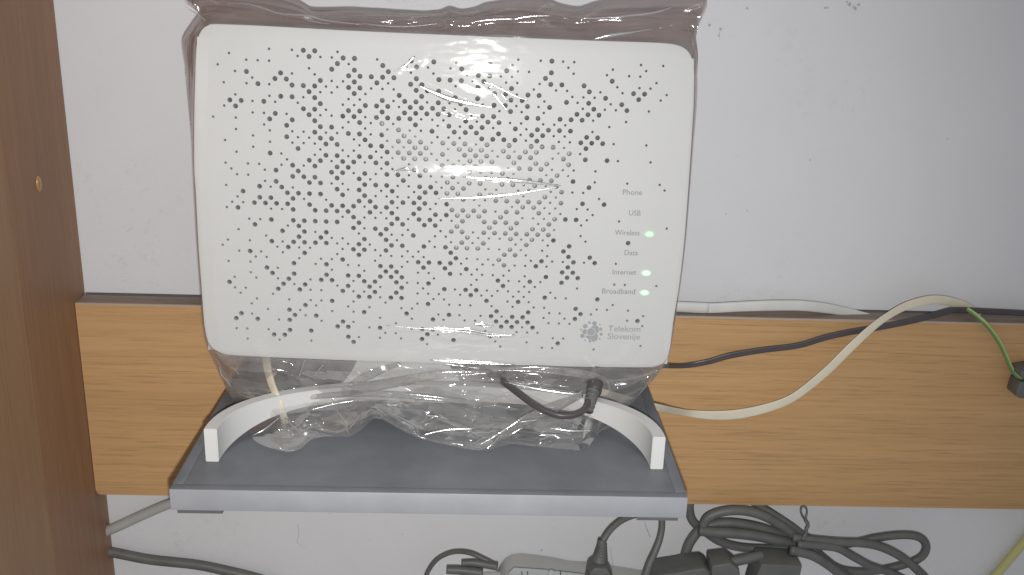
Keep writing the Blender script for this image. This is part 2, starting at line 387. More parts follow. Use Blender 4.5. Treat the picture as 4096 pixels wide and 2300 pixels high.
# neck between stand and body, and rear foot that keeps it standing
nb = face_uv(1420, 1446)[1]
neck = []
for i in range(13):
    t = i/12; z0 = 0
    neck.append((t, 0.031-0.010*math.sin(t*math.pi/2), ))
vs, fs = [], []; ztop = face(0, nb).z
for t, hw in neck:
    z = ZF+SH-0.006+(ztop+0.004-(ZF+SH-0.006))*t; yf = -0.0945+0.0065*t; ybk = -0.074+0.002*t
    cx = -0.042
    vs += [(cx-hw, yf, z), (cx+hw*1.2, yf, z), (cx+hw*1.2, ybk, z), (cx-hw, ybk, z)]
for i in range(12):
    for k in range(4): fs.append((4*i+k, 4*i+(k+1) % 4, 4*i+4+(k+1) % 4, 4*i+4+k))
fs += [(3, 2, 1, 0), (48, 49, 50, 51)]
nk = from_py('neck', vs, fs, M_STAND, ROUT); smooth_angle(nk, 30)
box('rear_foot', (SX-0.03, -0.0885, ZF), (SX+0.03, -0.045, ZF+0.006), M_STAND, ROUT, 0.001)

# plate outline, measured, as face coordinates
OUT_PX = [(816,1300),(809,1220),(803,1136),(792,986),(781,771),(775.5,690),(774,600),(774.5,500),(776,400),(779,300),(780.5,240),(784,186),(792,145),(808,116),(830,101),(856,95),(980,99),(1057,102.5),(1232,112),(1343,118),(1550,128),(1800,138.5),(1971,146),(2133,152),(2366,161),(2599,168.5),(2660,172),(2700,177),(2735,189),(2760,212),(2773,247),(2778,290),(2778.5,330),(2776,429),(2771,515),(2765,610),(2754,771),(2739,964),(2722,1115),(2707,1213),(2699,1260),(2692,1307),(2686,1355),(2680,1397),(2670,1432),(2650,1457),(2618,1469),(2572,1471.5),(2357,1470),(2143,1465),(1800,1456.5),(1407,1444),(1086,1431),(940,1424),(901,1419),(871,1408),(846,1389),(828,1360)]
OUT_UV = [Vector(face_uv(*p)).to_3d() for p in OUT_PX]
def closed_catmull(L, per):
    n = len(L); out = []
    for i in range(n):
        p0, p1, p2, p3 = L[i-1], L[i], L[(i+1) % n], L[(i+2) % n]
        for k in range(per):
            t = k/per
            out.append(0.5*((2*p1)+(p2-p0)*t+(2*p0-5*p1+4*p2-p3)*t*t+(3*p1-p0-3*p2+p3)*t**3))
    return out
OUTL = closed_catmull(OUT_UV, 5)
NO = len(OUTL)
def inset(L, d):
    n = len(L); out = []
    for i in range(n):
        T = (L[(i+1) % n]-L[i-1]).normalized(); out.append(L[i] + Vector((T.y, -T.x, 0))*d)
    return out
_area = sum(OUTL[i].x*OUTL[(i+1) % NO].y-OUTL[(i+1) % NO].x*OUTL[i].y for i in range(NO))
SGN = 1 if _area < 0 else -1
HOLES = """          .   . O O   .                               .   . O . .           .   .
   .           . O . . O O   .     O   O   .     O   .         .       .     .
      . . .           O .     O   O O .   . O . . . O . .   O   .     .   . .
 .               .   O   O     O   .   .     . O O . .     O           O       .
    . O     O .   .     O O O O O   O   O O O . O   . .   . O O   O     .   . .
       .   O O     O . . O   O .   O O     . . O . . O   .   . .   O .   . O O   .
  .   . O .   O O O . . O O . . .   O O O .     . O O . O O     . . . O     O   .
                 O . .   O .     O   O   O O   O     O O   .   O . O   . O
    .     . O O . O     . .   O . O O . O . O . . O O . O . O     . O . . O   .
   O O . O .   .   O   . . O O O . O O O O . O     . O .   .     O O O
  . O           O O .   O O   O   O O O O O . . O O     O O   O O O .     .
       . . O .   O . . O O . O O O O . . .   O . O O . .   . . .       .
.   .     O   O   O     . O . O .   O   . O . O O .   O . O O O O   .
         .   O     O O .   .   . O . . O   O O O   O   . O O . .   O O
    .     .   . . O . . O O . O   O .   . . .   O O O O . O   . . O O O .     .
       .     O . . O O   . O   . O O O . O O O . O   O   O O O .   O
  .       .   . . . O O   . O O . . O O   . O O O . O . O O   . O .
       .       O   .   . .   . O O O O . O   O O O . O O O   . O   O   O .     .
    .     O .     . O O . O O . . O O O . . . O O O   O   O O   O
             .   O O . O O . O O   .     O O O O .   . O O O . . .   .
  .   . .   . O . O   O O     . . . O O       O . . O .     . O .
   .     . O   O     O O . O . O O . O . . O   . O . O   O O O   O   .     .     .
    . .       O O O   O   O .     O     . O . O O   O O . O . O     O             .
         . O     O O . .   O O O . . O O . O O   . .   . O   . O . .
  .     O . O .       O . O   . O   . O O O O   O O O   .   O .       .
     O       O O O O   O   O . . . . O     . O . . O O O O O . O   O   O
    .   O O   O .   .     O O   O O O O . O     .     . O O . .   . .
   . . O O O O   O   O O O . O O .   O .   O O O O . O O   O . .     .
  . O     . . O   O O O O   O . O   O   O O O O O   O   . . . O O O .     .
                       . O . . . O . O O . . O   O O O O   . O     .               .
      . . O   O O O O O   O     O O   O O   O     O   O   O O .
       O     . O         O . O O   .     . O O . O O O O O O O     .
    .       O   O . O     .   O . . O   . .   O . . . O . O . O     .       O
         .     O   O . .   O   O .     .   . O . O     . O   .   O
  .   .   O . O O O O . . O .   O O   O . O O O O . . O .   .   O
 .         . O . .     . O O . O   . .     O         O O .   .   O   O
    . O .   .   O     .   O   . . . . .     O . . . O     . O . . O . O   .
       . .     .   . . O     .     . O O O O .   . . O . . O .   O
  .   .       O   . O   . .   O O .   O   O   O .     .         O O
         O .         .     .   O O   . .   O . . . . .   .   O   O O
      .   O   O     O   O O   O O O     .       .   O . . O .   O         . .     .
   .   .   . O   . O O   . O O   O . . O       .     O   . .       .
  O         O . O     . O   O .   O   .   O . O O . . . . .   .
   . .     O   O . .   O . . O   O   . . .   . O . .   . .   O . .     O
    .     .               O O . O O     . .       O   . O .               .
       .     .   . . O   .     .     . O   . . .   .   .   . .     O   . .   .
      .         O .     .   .     . .               O     O   . .   O .         .
         .   O .     .   . O       O     . O .   . O . O O   .   . O         . O
    O .       O . O           .     .   O .   . .   O O O O   . . .             .
   O   O   . O     .   O .       .                 . O O . O
                      O O   . O     . O O   .     .     . . .
   . .   .   O   O             . .     O .         O .         . .
          O O           O .   .   .   O     O       .     .     O               .
     .     .     .       O             .             .       . .       .""".split('\n')
holes = {}
for rix, row in enumerate(HOLES):
    for cix, ch in enumerate(row):
        if ch in '.O': holes[(cix-3, 1-rix)] = 0.00065 if ch == '.' else 0.00125
I0, I1, J0, J1 = -5, 83, -54, 3
# keep the cell grid inside the plate
vs, fs = [], []; idx = {}
def vid(u, v, d=0.0):
    vs.append(face(u, v, d)); return len(vs)-1
def corner(i, j):
    if (i, j) not in idx: idx[(i, j)] = vid(U0+PU*(i-0.5), V0+PV*(j-0.5))
    return idx[(i, j)]
SEG = 12; DEPTH = 0.0026
for i in range(I0, I1):
    for j in range(J0, J1):
        c4 = [corner(i, j), corner(i+1, j), corner(i+1, j+1), corner(i, j+1)]
        rh = holes.get((i, j))
        if rh is None: fs.append(tuple(c4)); continue
        uc, vc = U0+PU*i, V0+PV*j
        ring, rb = [], []
        for k in range(SEG):
            th = math.pi*1.25 + 2*math.pi*k/SEG
            ring.append(vid(uc+rh*math.cos(th), vc+rh*math.sin(th))); rb.append(vid(uc+rh*0.9*math.cos(th), vc+rh*0.9*math.sin(th), -DEPTH))
        q = SEG//4
        for s in range(4):
            for k in range(q):
                m_ = s*q+k
                if k < q//2 or True:
                    cc = c4[s] if k < (q+1)//2 else c4[(s+1) % 4]
                    fs.append((cc, ring[(m_+1) % SEG], ring[m_]))
            fs.append((c4[s], c4[(s+1) % 4], ring[(s*q+(q+1)//2) % SEG]))
        for k in range(SEG): fs.append((ring[k], ring[(k+1) % SEG], rb[(k+1) % SEG], rb[k]))
# margin between grid and rounded outline
inner = [(i, J0) for i in range(I0, I1)] + [(I1, j) for j in range(J0, J1)] + [(i, J1) for i in range(I1, I0, -1)] + [(I0, j) for j in range(J1, J0, -1)]
front_loop = inset(OUTL, SGN*0.0007)
P2 = [Vector((U0+PU*(i-0.5), V0+PV*(j-0.5))) for i, j in inner] + [p.to_2d() for p in front_loop]
ni = len(inner)
E2 = [(k, (k+1) % ni) for k in range(ni)] + [(ni+k, ni+(k+1) % NO) for k in range(NO)]
ov, oe, of, ovi, _, _ = delaunay_2d_cdt(P2, E2, [], 1, 1e-7)
umin, umax, vmin, vmax = U0+PU*(I0-0.5), U0+PU*(I1-0.5), V0+PV*(J0-0.5), V0+PV*(J1-0.5)
gid = []
for k, p in enumerate(ov):
    src = [q for q in ovi[k] if q < ni]
    gid.append(idx[inner[src[0]]] if src else vid(p.x, p.y))
for f in of:
    cx = sum((ov[k] for k in f), Vector((0, 0)))/len(f)
    if umin < cx.x < umax and vmin < cx.y < vmax: continue
    fs.append(tuple(gid[k] for k in f))
lid = []
for k in range(NO):
    hit = [g for g in range(len(ov)) if (ni+k) in ovi[g]]
    lid.append(gid[hit[0]])
prev = lid
for off, d in ((0.0002, -0.0002), (-0.0000, -0.0008), (0.0, -0.0040), (0.0012, -0.0046), (0.006, -0.0046)):
    L = inset(OUTL, SGN*off); cur = [vid(p.x, p.y, d) for p in L]
    for k in range(NO): fs.append((prev[k], prev[(k+1) % NO], cur[(k+1) % NO], cur[k]))
    prev = cur
bm = bmesh.new(); bv = [bm.verts.new(v) for v in vs]
for f in fs:
    try: bm.faces.new([bv[k] for k in f])
    except ValueError: pass
plate = from_bm('front_plate', bm, M_WHITE, ROUT); smooth_angle(plate, 28)
# housing behind the plate with the circuit board and inner grille seen through the holes
vs, fs = [], []; prev = None
for off, d in ((0.0085, -0.0085), (0.0085, -0.0046), (0.0060, -0.0046), (0.0060, -0.020), (0.0095, -0.030), (0.012, -0.032)):
    L = inset(OUTL, SGN*off)[::3]; cur = [vid(p.x, p.y, d) for p in L]
    if prev:
        for k in range(len(cur)): fs.append((prev[k], prev[(k+1) % len(cur)], cur[(k+1) % len(cur)], cur[k]))
    prev = cur
fs.append(tuple(prev))
bm = bmesh.new(); bv = [bm.verts.new(v) for v in vs]
for f in fs: bm.faces.new([bv[k] for k in f])
hs = from_bm('housing', bm, M_STAND, ROUT); smooth_angle(hs, 40)
L = inset(OUTL, SGN*0.0084)[::3]
vs = [face(p.x, p.y, -0.0080) for p in L]; fs = [tuple(range(len(vs)))]
from_py('circuit_board', vs, fs, M_INNER, ROUT)
GR = [(1480,470),(1760,560),(1900,570),(2080,585),(2290,590),(2300,680),(2260,760),(2250,880),(2220,960),(2120,1010),(2050,1090),(1900,1050),(1800,1000),(1790,800),(1700,720),(1560,640),(1540,560)]
GUV = [face_uv(x, y) for x, y in GR]
prism('inner_grille', [face(u, v, -0.0052) for u, v in GUV], FN*-0.0015, M_GRILLE, ROUT)
gu0, gu1 = min(u for u, v in GUV), max(u for u, v in GUV)
k = 0; u = U0+PU*math.ceil((gu0-U0)/PU)
rib_me = None
def in_poly(u, v, P):
    c = False
    for a in range(len(P)):
        (x1_, y1_), (x2_, y2_) = P[a-1], P[a]
        if (y1_ > v) != (y2_ > v) and u < (x2_-x1_)*(v-y1_)/(y2_-y1_)+x1_: c = not c
    return c
while u < gu1:
    ok = [v for v in [0.0+0.0005*t for t in range(320)] if in_poly(u, v, GUV)]
    if len(ok) > 12:
        v0_, v1_ = ok[0]+0.0008, ok[-1]-0.0008
        bmr = bmesh.new(); vv = []
        for d in (-0.0050, -0.0036):
            vv.append([bmr.verts.new(face(u-0.0003, v0_, d)), bmr.verts.new(face(u+0.0003, v0_, d)), bmr.verts.new(face(u+0.0003, v1_, d)), bmr.verts.new(face(u-0.0003, v1_, d))])
        bmr.faces.new(vv[1]); bmr.faces.new(vv[0][::-1])
        for q in range(4): bmr.faces.new((vv[0][q], vv[0][(q+1) % 4], vv[1][(q+1) % 4], vv[1][q]))
        from_bm('grille_rib', bmr, M_RIB, ROUT)
    u += PU*2
# printed words
def word(txt, x0p, x1p, ybase, ytop, dy, mat=M_PRINT):
    cu = bpy.data.curves.new('printed_word', 'FONT'); cu.body = txt; cu.resolution_u = 3; cu.offset = 0.008
    ob = bpy.data.objects.new('printed_word', cu); COL.objects.link(ob)
    dg = bpy.context.evaluated_depsgraph_get(); me = bpy.data.meshes.new_from_object(ob.evaluated_get(dg))
    bpy.data.objects.remove(ob)
    xs = [v.co.x for v in me.vertices]; a, b = min(xs), max(xs)
    uL, vL = face_uv(x0p, ybase-dy/2); uR, vR = face_uv(x1p, ybase+dy/2); vT = face_uv((x0p+x1p)/2, ytop)[1]
    cap = 0.70 if txt[0] not in '' else 0.7
    for v in me.vertices:
        t = (v.co.x-a)/(b-a); u = uL+(uR-uL)*t; vb = vL+(vR-vL)*t
        v.co = face(u, vb + v.co.y/cap*(vT-(vL+vR)/2), 0.00007)
    me.name = 'printed_word'
    return link('printed_word', me, mat, ROUT)
for w in (('Phone', 2490.7, 2568, 779, 758, 1.5), ('USB', 2515.5, 2562, 862, 841, 1), ('Wireless', 2458.5, 2557.5, 940.5, 919.5, 2), ('Data', 2497, 2551, 1020.5, 1000, 1),
          ('Internet', 2449.5, 2544, 1098, 1078, 2), ('Broadband', 2408, 2539.5, 1175, 1154, 2.5)): word(*w)
word('Telekom', 2432, 2561, 1326, 1302.5, 2.2, M_LOGO); word('Slovenije', 2429.5, 2559.5, 1356.5, 1333.5, 2.2, M_LOGO)
# emblem of overlapping discs, printed flat
em = empty('emblem', face(*face_uv(2366, 1325))); em.parent = ROUT; em.matrix_parent_inverse = Matrix.Translation(-Vector(ROUT.location))
def disc(name, x, y, r, h, mat):
    cx, cy = 2220+x/3.443, 1000+y/3.443; u, v = face_uv(cx, cy); rr = r/3.443/8.2e3*1.02
    n = 28; vs = [face(u, v, h)]+[face(u+rr*math.cos(2*math.pi*k/n), v+rr*math.sin(2*math.pi*k/n), h) for k in range(n)]
    me = bpy.data.meshes.new(name); me.from_pydata([tuple(p) for p in vs], [], [(0, 1+k, 1+(k+1) % n) for k in range(n)]); me.update()
    o = bpy.data.objects.new(name, me); COL.objects.link(o); me.materials.append(mat); o.parent = em
    o.matrix_parent_inverse = Matrix.Translation(-(Vector(em.location))); return o
h = 0.00003
for lay in ([(548,1098,66,1),(412,1128,40,1)], [(525,1200,83,0)], [(522,1196,76,1),(440,1192,20,1)], [(495,1127,66,0),(600,1035,10,0),(628,1090,33,0),(378,1182,43,0),(483,1253,30,0)],
            [(495,1127,57,1),(415,1050,34,1),(473,1000,21,1),(544,1010,34,1),(618,1027,12,1),(628,1090,25,1),(635,1160,23,1),(615,1224,15,1),(483,1253,21,1),(415,1243,13,1),(378,1182,35,1),(360,1095,15,1)]):
    for x, y, r, g in lay:
        disc('emblem_disc', x, y, r, h, M_LOGO if g else M_WHITE)
    h += 0.000025
# indicators
def led(px, py, w, hgt, mat):
    u, v = face_uv(px, py); a, b = w/8.2e3/2, hgt/8.2e3/2; n = 32
    vs = [face(u, v, 0.00016)]; uvs = [(0, 0)]
    for ring, hh in ((0.5, 0.00014), (1.0, 0.00004)):
        for k in range(n):
            c, s = math.cos(2*math.pi*k/n), math.sin(2*math.pi*k/n)
            vs.append(face(u+a*ring*c, v+b*ring*s, hh)); uvs.append((ring*c, ring*s))
    fs = [(0, 1+k, 1+(k+1) % n) for k in range(n)] + [(1+k, 1+n+k, 1+n+(k+1) % n, 1+(k+1) % n) for k in range(n)]
    o = from_py('indicator_light', vs, fs, mat, ROUT, True)
    ul = o.data.uv_layers.new(name='UVMap')
    for lp in o.data.loops: ul.data[lp.index].uv = uvs[lp.vertex_index]
    return o
led(2597.5, 936.5, 60, 40, M_LED_W); led(2584.5, 1092, 63, 40, M_LED); led(2578, 1170.5, 61, 38, M_LED)

# ------------------------------------------------------------------ plastic bag pulled over the router
bag = empty('plastic_bag', (-0.02, -0.09, ZF+0.03)); tag(bag, 'clear crumpled plastic bag pulled over the router', 'plastic bag')
def ridged(p, s, o=4):
    t = 0; a = 1; f = s
    for _ in range(o):
        t += a*(1-abs(noise.noise(p*f))*2); a *= 0.5; f *= 2.1
    return t/1.9
def fbm(p, s, o=3):
    t = 0; a = 1; f = s
    for _ in range(o):
        t += a*noise.noise(p*f); a *= 0.5; f *= 2.03
    return t
def grid(name, fn, nu, nv, mat, parent=bag):
    vs = [fn(i/nu, j/nv) for j in range(nv+1) for i in range(nu+1)]
    fs = [(j*(nu+1)+i, j*(nu+1)+i+1, (j+1)*(nu+1)+i+1, (j+1)*(nu+1)+i) for j in range(nv) for i in range(nu)]
    return from_py(name, vs, fs, mat, parent, True)
def polyline(P, n):
    P = [Vector((p[0], p[1])) for p in P]; L = [0]
    for a, b in zip(P, P[1:]): L.append(L[-1]+(b-a).length)
    out = []
    for k in range(n+1):
        s = L[-1]*k/n; i = 0
        while i < len(L)-2 and L[i+1] < s: i += 1
        t = (s-L[i])/max(1e-9, L[i+1]-L[i]); out.append(P[i]+(P[i+1]-P[i])*t)
    return out
def pl_at(L, t):
    x = min(max(t, 0), 1)*(len(L)-1); i = min(int(x), len(L)-2); return L[i]+(L[i+1]-L[i])*(x-i)
# tight front sheet: creases measured on the photograph, as raised folds of the film
RIDGES = [(1320,690,2300,742,1.2,6.5),(1420,300,2050,395,0.6,7.0),(1000,1010,1800,1030,0.9,9.0),  # x0,y0,x1,y1, height mm, half width mm
    (1620,300,1860,392,0.55,2.4),(1840,385,1985,432,0.5,1.8),(1940,330,2120,400,0.28,1.1),(2010,350,2090,440,0.25,1.0),(1990,380,2060,460,0.22,0.9),(1560,300,1690,225,0.36,2.4),(1760,440,1840,470,0.28,1.1),(1830,480,1910,470,0.28,1.0),
    (1560,690,1650,680,0.5,2.6),(1880,718,2060,728,0.55,2.4),(2040,726,2255,745,0.5,2.0),(1700,793,1960,786,0.5,2.0),(1950,788,2180,752,0.5,2.2),
    (1560,1308,2100,1335,0.80,1.6),(1740,1335,1960,1352,1.2,2.6),(1900,1300,1980,1306,0.8,2.0),(1700,1445,2060,1452,1.3,3.0),
    (890,1165,1000,1240,0.25,2.0),(1180,600,1560,640,0.25,3.0),(1100,905,1500,915,0.2,3.0),(860,560,1080,700,0.15,4),(2360,640,2530,655,0.12,1.5),(2320,1190,2420,1170,0.25,1.6),(1560,985,2000,1010,0.3,4.0)]
RU = []
for x0_, y0_, x1_, y1_, hh, ww in RIDGES:
    RU.append((Vector(face_uv(x0_, y0_)), Vector(face_uv(x1_, y1_)), hh*1e-3, ww*1e-3))
lo_v, hi_v = min(p.y for p in OUTL), max(p.y for p in OUTL)
def ext_u(v):
    c = [p.x for p in OUTL if abs(p.y-min(max(v, lo_v+0.004), hi_v-0.004)) < 0.0035]
    return min(c), max(c)
EXT = [ext_u(lo_v+(hi_v-lo_v)*k/60) for k in range(61)]
def front_fn(s, t):
    v = lo_v-0.0005+(hi_v+0.0008-lo_v)*t
    x = t*60; i = min(int(x), 59); f = x-i
    ul = EXT[i][0]+(EXT[i+1][0]-EXT[i][0])*f; ur = EXT[i][1]+(EXT[i+1][1]-EXT[i][1])*f
    u = ul-0.0006+(ur-ul+0.0012)*s
    p = Vector((u, v, 0.3))
    d = 0.0011 + 0.00034*fbm(Vector((u*0.6, v*1.3, 3.1)), 26, 2) + 0.00005*fbm(Vector((u, v*2.6, 9.0)), 120, 2)
    q = Vector((u, v))
    for a, b, hh, ww in RU:
        ab = b-a; tt = (q-a).dot(ab)/ab.length_squared
        if -0.2 < tt < 1.2:
            wob = 0.0012*noise.noise(Vector((tt*4, a.x*50, a.y*50)))
            dist = abs((q-a).x*ab.y-(q-a).y*ab.x)/ab.length
            sd = ((q-a).x*ab.y-(q-a).y*ab.x)/ab.length + wob
            if abs(sd) < ww*3:
                tp = max(0, min(1, (tt+0.2)/0.35))*max(0, min(1, (1.2-tt)/0.35))
                d += hh*tp*math.exp(-(sd/ww)**2)
    e = min(s, 1-s)*30
    d *= min(1, 0.35+0.65*e); d = max(d, 0.0003)
    return face(u, v, d)
grid('front_film', front_fn, 240, 380, F_CLEAR)
# gathered film round the top and the sides of the housing
PAIRS = [(815,1310,811,1310),(803,1136,799,1136),(792,986,788,986),(781,771,776,771),(775,600,769,600),(775,500,761,500),(775.5,450,757,450),(777,380,750,370),(779,300,743,290),(780,240,733,230),(784,186,728,180),(793,145,738,145),(806,120,768,100),(822,108,797,62),(836,100,803,48),(854,95,740,2),(900,96,690,-70),(980,99,850,-75),(1057,103,1000,-55),(1150,108,1100,-28),(1232,112,1185,5),(1270,115,1225,28),(1310,117,1262,40),(1400,122,1400,40),(1500,126,1500,45),(1600,130,1600,50),(1700,134,1700,55),(1760,137,1760,50),(1800,138.5,1800,37),(1850,141,1850,48),(1905,143,1905,38),(1960,146,1960,20),(2060,149.5,2060,9),(2180,154,2180,7),(2240,156,2240,24),(2310,159,2310,38),(2340,160,2340,34),(2390,162,2390,16),(2500,165,2500,6),(2600,169,2650,2),(2660,172,2750,-4),(2700,177,2815,-8),(2725,184,2829,18),(2740,192,2818,48),(2755,206,2790,85),(2766,224,2772,118),(2773,247,2776,150),(2778,290,2786,230),(2778,330,2790,330),(2776,429,2787,429),(2771,515,2780,515),(2765,610,2772,610),(2754,771,2760,771),(2739,964,2744,964),(2722,1115,2726,1115),(2707,1213,2711,1213),(2692,1307,2696,1310)]
pin = [Vector((a, b)) for a, b, c, d in PAIRS]; pout = [Vector((c, d)) for a, b, c, d in PAIRS]
def dens(L, n):
    C = catmull([p.to_3d() for p in L], 8); return [Vector((c.x, c.y)) for c in C]
PIN, POUT = dens(pin, 0), dens(pout, 0)
def gather(depth_out, bulge, seed, shrink=0.0, amp=0.0016):
    def fn(s, t):
        a = pl_at(PIN, s); b = pl_at(POUT, s)
        A_ = face(*face_uv(a.x, a.y, -0.001), 0.0004)
        b2 = b + (a-b)*shrink
        bw = b2 + Vector((0, 4*noise.noise(Vector((s*60, seed, 0)))*min(1, (a-b).length/60)))
        B_ = atY(bw.x, bw.y, depth_out)
        P = A_.lerp(B_, t)
        w = min(1.0, (a-b).length/90)
        P += Vector((0, -1, 0.25))*(bulge*w*math.sin(math.pi*t))
        k = math.sin(math.pi*min(1, t*1.02))**0.7
        n1 = noise.noise(Vector((s*16+seed, t*2.4, seed))) + 0.6*noise.noise(Vector((s*34+seed, t*6, 2*seed)))
        n2 = ridged(Vector((s*9+seed*3, t*1.6+0.8*noise.noise(Vector((s*8, seed, 1))), seed)), 2.2, 3)
        cr = 0.45+0.26*noise.noise(Vector((s*7, seed, 4)))
        cr2 = 0.72+0.2*noise.noise(Vector((s*11, seed, 9)))
        fold = 1.5*math.exp(-((t-cr)/0.07)**2)+1.1*math.exp(-((t-cr2)/0.05)**2)*max(0, noise.noise(Vector((s*20, 3, seed)))+0.3)
        P += Vector((0.0, -1, 0.35))*(amp*w*k*(n1*0.7+n2*0.8+fold))
        return P
    return fn
grid('top_gusset', gather(-0.066, 0.004, 1.3), 560, 44, F_FOLD)
grid('inner_fold', gather(-0.060, -0.003, 4.7, 0.24, 0.0012), 420, 18, F_BACK)
# rear sheet hanging down behind the housing
SIL_L = polyline([(797,62),(738,145),(728,180),(743,290),(761,500),(769,600),(776,771),(788,986),(799,1136),(812,1320),(822,1380),(850,1440),(872,1490),(905,1560)], 60)
SIL_R = polyline([(2772,118),(2786,230),(2790,330),(2787,429),(2772,610),(2760,771),(2744,964),(2726,1115),(2711,1213),(2697,1330),(2680,1410),(2650,1480),(2600,1525),(2545,1548)], 60)
TOPL = dens([p for p in pout[13:47]], 0)
def rear_fn(s, t):
    if t < 0.12:
        l = pl_at(TOPL, s); m_ = SIL_L[0].lerp(SIL_R[0], s); f = t/0.12; p = l.lerp(m_, f)
    else:
        f = (t-0.12)/0.88; p = pl_at(SIL_L, f).lerp(pl_at(SIL_R, f), s)
    Y = -0.0655+0.012*math.sin(math.pi*min(1, t*1.2))+0.0*s
    e = min(1, min(s, 1-s)*14)
    Y = -0.066 + (Y+0.066 + 0.0018*ridged(Vector((s*5, t*6, 5.5)), 1.7, 3) + 0.002*noise.noise(Vector((s*9, t*9, 2))))*e
    return atY(p.x, p.y, Y)
grid('rear_film', rear_fn, 150, 110, F_BACK)
# loose skirt crumpled over the stand
TOPB = polyline([(818,1318),(828,1360),(846,1389),(871,1408),(901,1419),(1086,1431),(1407,1444),(1800,1456),(2143,1465),(2357,1470),(2572,1471),(2618,1469),(2650,1457),(2670,1432),(2680,1400)], 120)
MIDB = polyline([(826,1385),(870,1470),(905,1555),(1000,1575),(1250,1590),(1600,1600),(2000,1612),(2300,1600),(2420,1590),(2560,1545),(2620,1515),(2668,1440)], 120)
BOTB = polyline([(905,1560),(955,1625),(990,1700),(1000,1738),(1022,1766),(1060,1785),(1110,1800),(1150,1811),(1200,1797),(1246,1755),(1300,1746),(1400,1746),(1440,1722),(1490,1676),(1530,1676),(1600,1716),(1680,1755),(1790,1780),(1890,1800),(1950,1803),(2000,1786),(2050,1776),(2150,1786),(2250,1796),(2320,1802),(2352,1790),(2385,1745),(2398,1725),(2440,1712),(2480,1668),(2520,1620),(2548,1570),(2565,1548)], 120)
def crumple(x, y, seed):
    # sum of folded planes: flat facets meeting in sharp creases
    rnd = random.Random(int(seed*10)); t = 0
    for m in range(7):
        an = rnd.uniform(0, math.pi); f = rnd.uniform(1.2, 4.2)*(1 + m*0.22); ph = rnd.random()
        w_ = (x*math.cos(an)*1.0 + y*math.sin(an)*1.0)*f + ph + 0.25*noise.noise(Vector((x*2.1, y*2.1, seed+m)))
        t += (abs((w_ % 1.0)*2-1)-0.5)/(f*0.55)
    return t
def skirt_fn(seed, dy, amp, sc, hem):
    def fn(s, t):
        a, m_, b = pl_at(TOPB, s), pl_at(MIDB, s), pl_at(BOTB, s)
        if t < 0.5: p = a.lerp(m_, t*2)
        else: p = m_.lerp(b, (t-0.5)*2)
        if hem: p = a.lerp(p, 1-hem*(0.5+0.5*noise.noise(Vector((s*12, seed, 0))))*t)
        mid = min(1.0, min(s, 1-s)*5.5)
        yt = -0.1055; ym = -0.090-0.024*mid; yb_ = -0.078-0.058*mid
        Y = yt+(ym-yt)*(t*2) if t < 0.5 else ym+(yb_-ym)*((t-0.5)*2)
        Y += dy*min(1, t*3)
        k = min(1, t*5)
        q = Vector((s*sc+seed, t*sc*0.26, seed))
        wv = Vector((noise.noise(q*0.9), noise.noise(q*0.9+Vector((7, 3, 1))), 0))*0.8
        n_ = crumple(q.x*0.16+wv.x*0.05, q.y*0.16+wv.y*0.05, seed)
        fine = max(0, ridged(Vector((s*26+seed, t*7+wv.x, seed*2)), 0.5, 2)-0.55)**1.0
        P = atY(p.x, p.y, Y - amp*k*(n_ + 0.55*fine))
        zl = ZF+0.0012+0.0035*abs(n_)*(1-0.8*max(0, t-0.8)*5)
        if P.z < zl: P = atZ(p.x, p.y, zl)
        return P
    return fn
grid('skirt_film', skirt_fn(3.3, 0.0, 0.0070, 11.5, 0.0), 380, 140, F_SKIRT)
grid('inner_skirt_film', skirt_fn(8.1, 0.007, 0.004, 8, 0.25), 240, 90, F_SKIRT)

def band(pp, w):
    pts = [atY(*p) for p in pp]
    A = [x*0.5/FPX*0.5 for x in w]
    return tube('film_fold', pts, A, [0.0007]*len(A), F_BAND, bag, seg=12, per=12)
band([(1010,1600,-0.104),(1180,1592,-0.106),(1350,1570,-0.108),(1560,1535,-0.109),(1760,1500,-0.108),(1960,1490,-0.107)], [26, 46, 52, 44, 40, 16])
band([(1380,1560,-0.103),(1480,1500,-0.105),(1600,1455,-0.106)], [30, 40, 16])
band([(1080,1625,-0.112),(1250,1588,-0.113),(1500,1575,-0.114),(1800,1600,-0.114),(2080,1640,-0.112)], [10, 24, 30, 26, 8])
band([(1900,1795,-0.136),(2020,1735,-0.132),(2130,1668,-0.128),(2240,1620,-0.122),(2330,1580,-0.116)], [22, 46, 52, 46, 24])
band([(1960,1480,-0.108),(2150,1478,-0.109),(2350,1500,-0.110),(2480,1545,-0.108)], [12, 36, 36, 14])
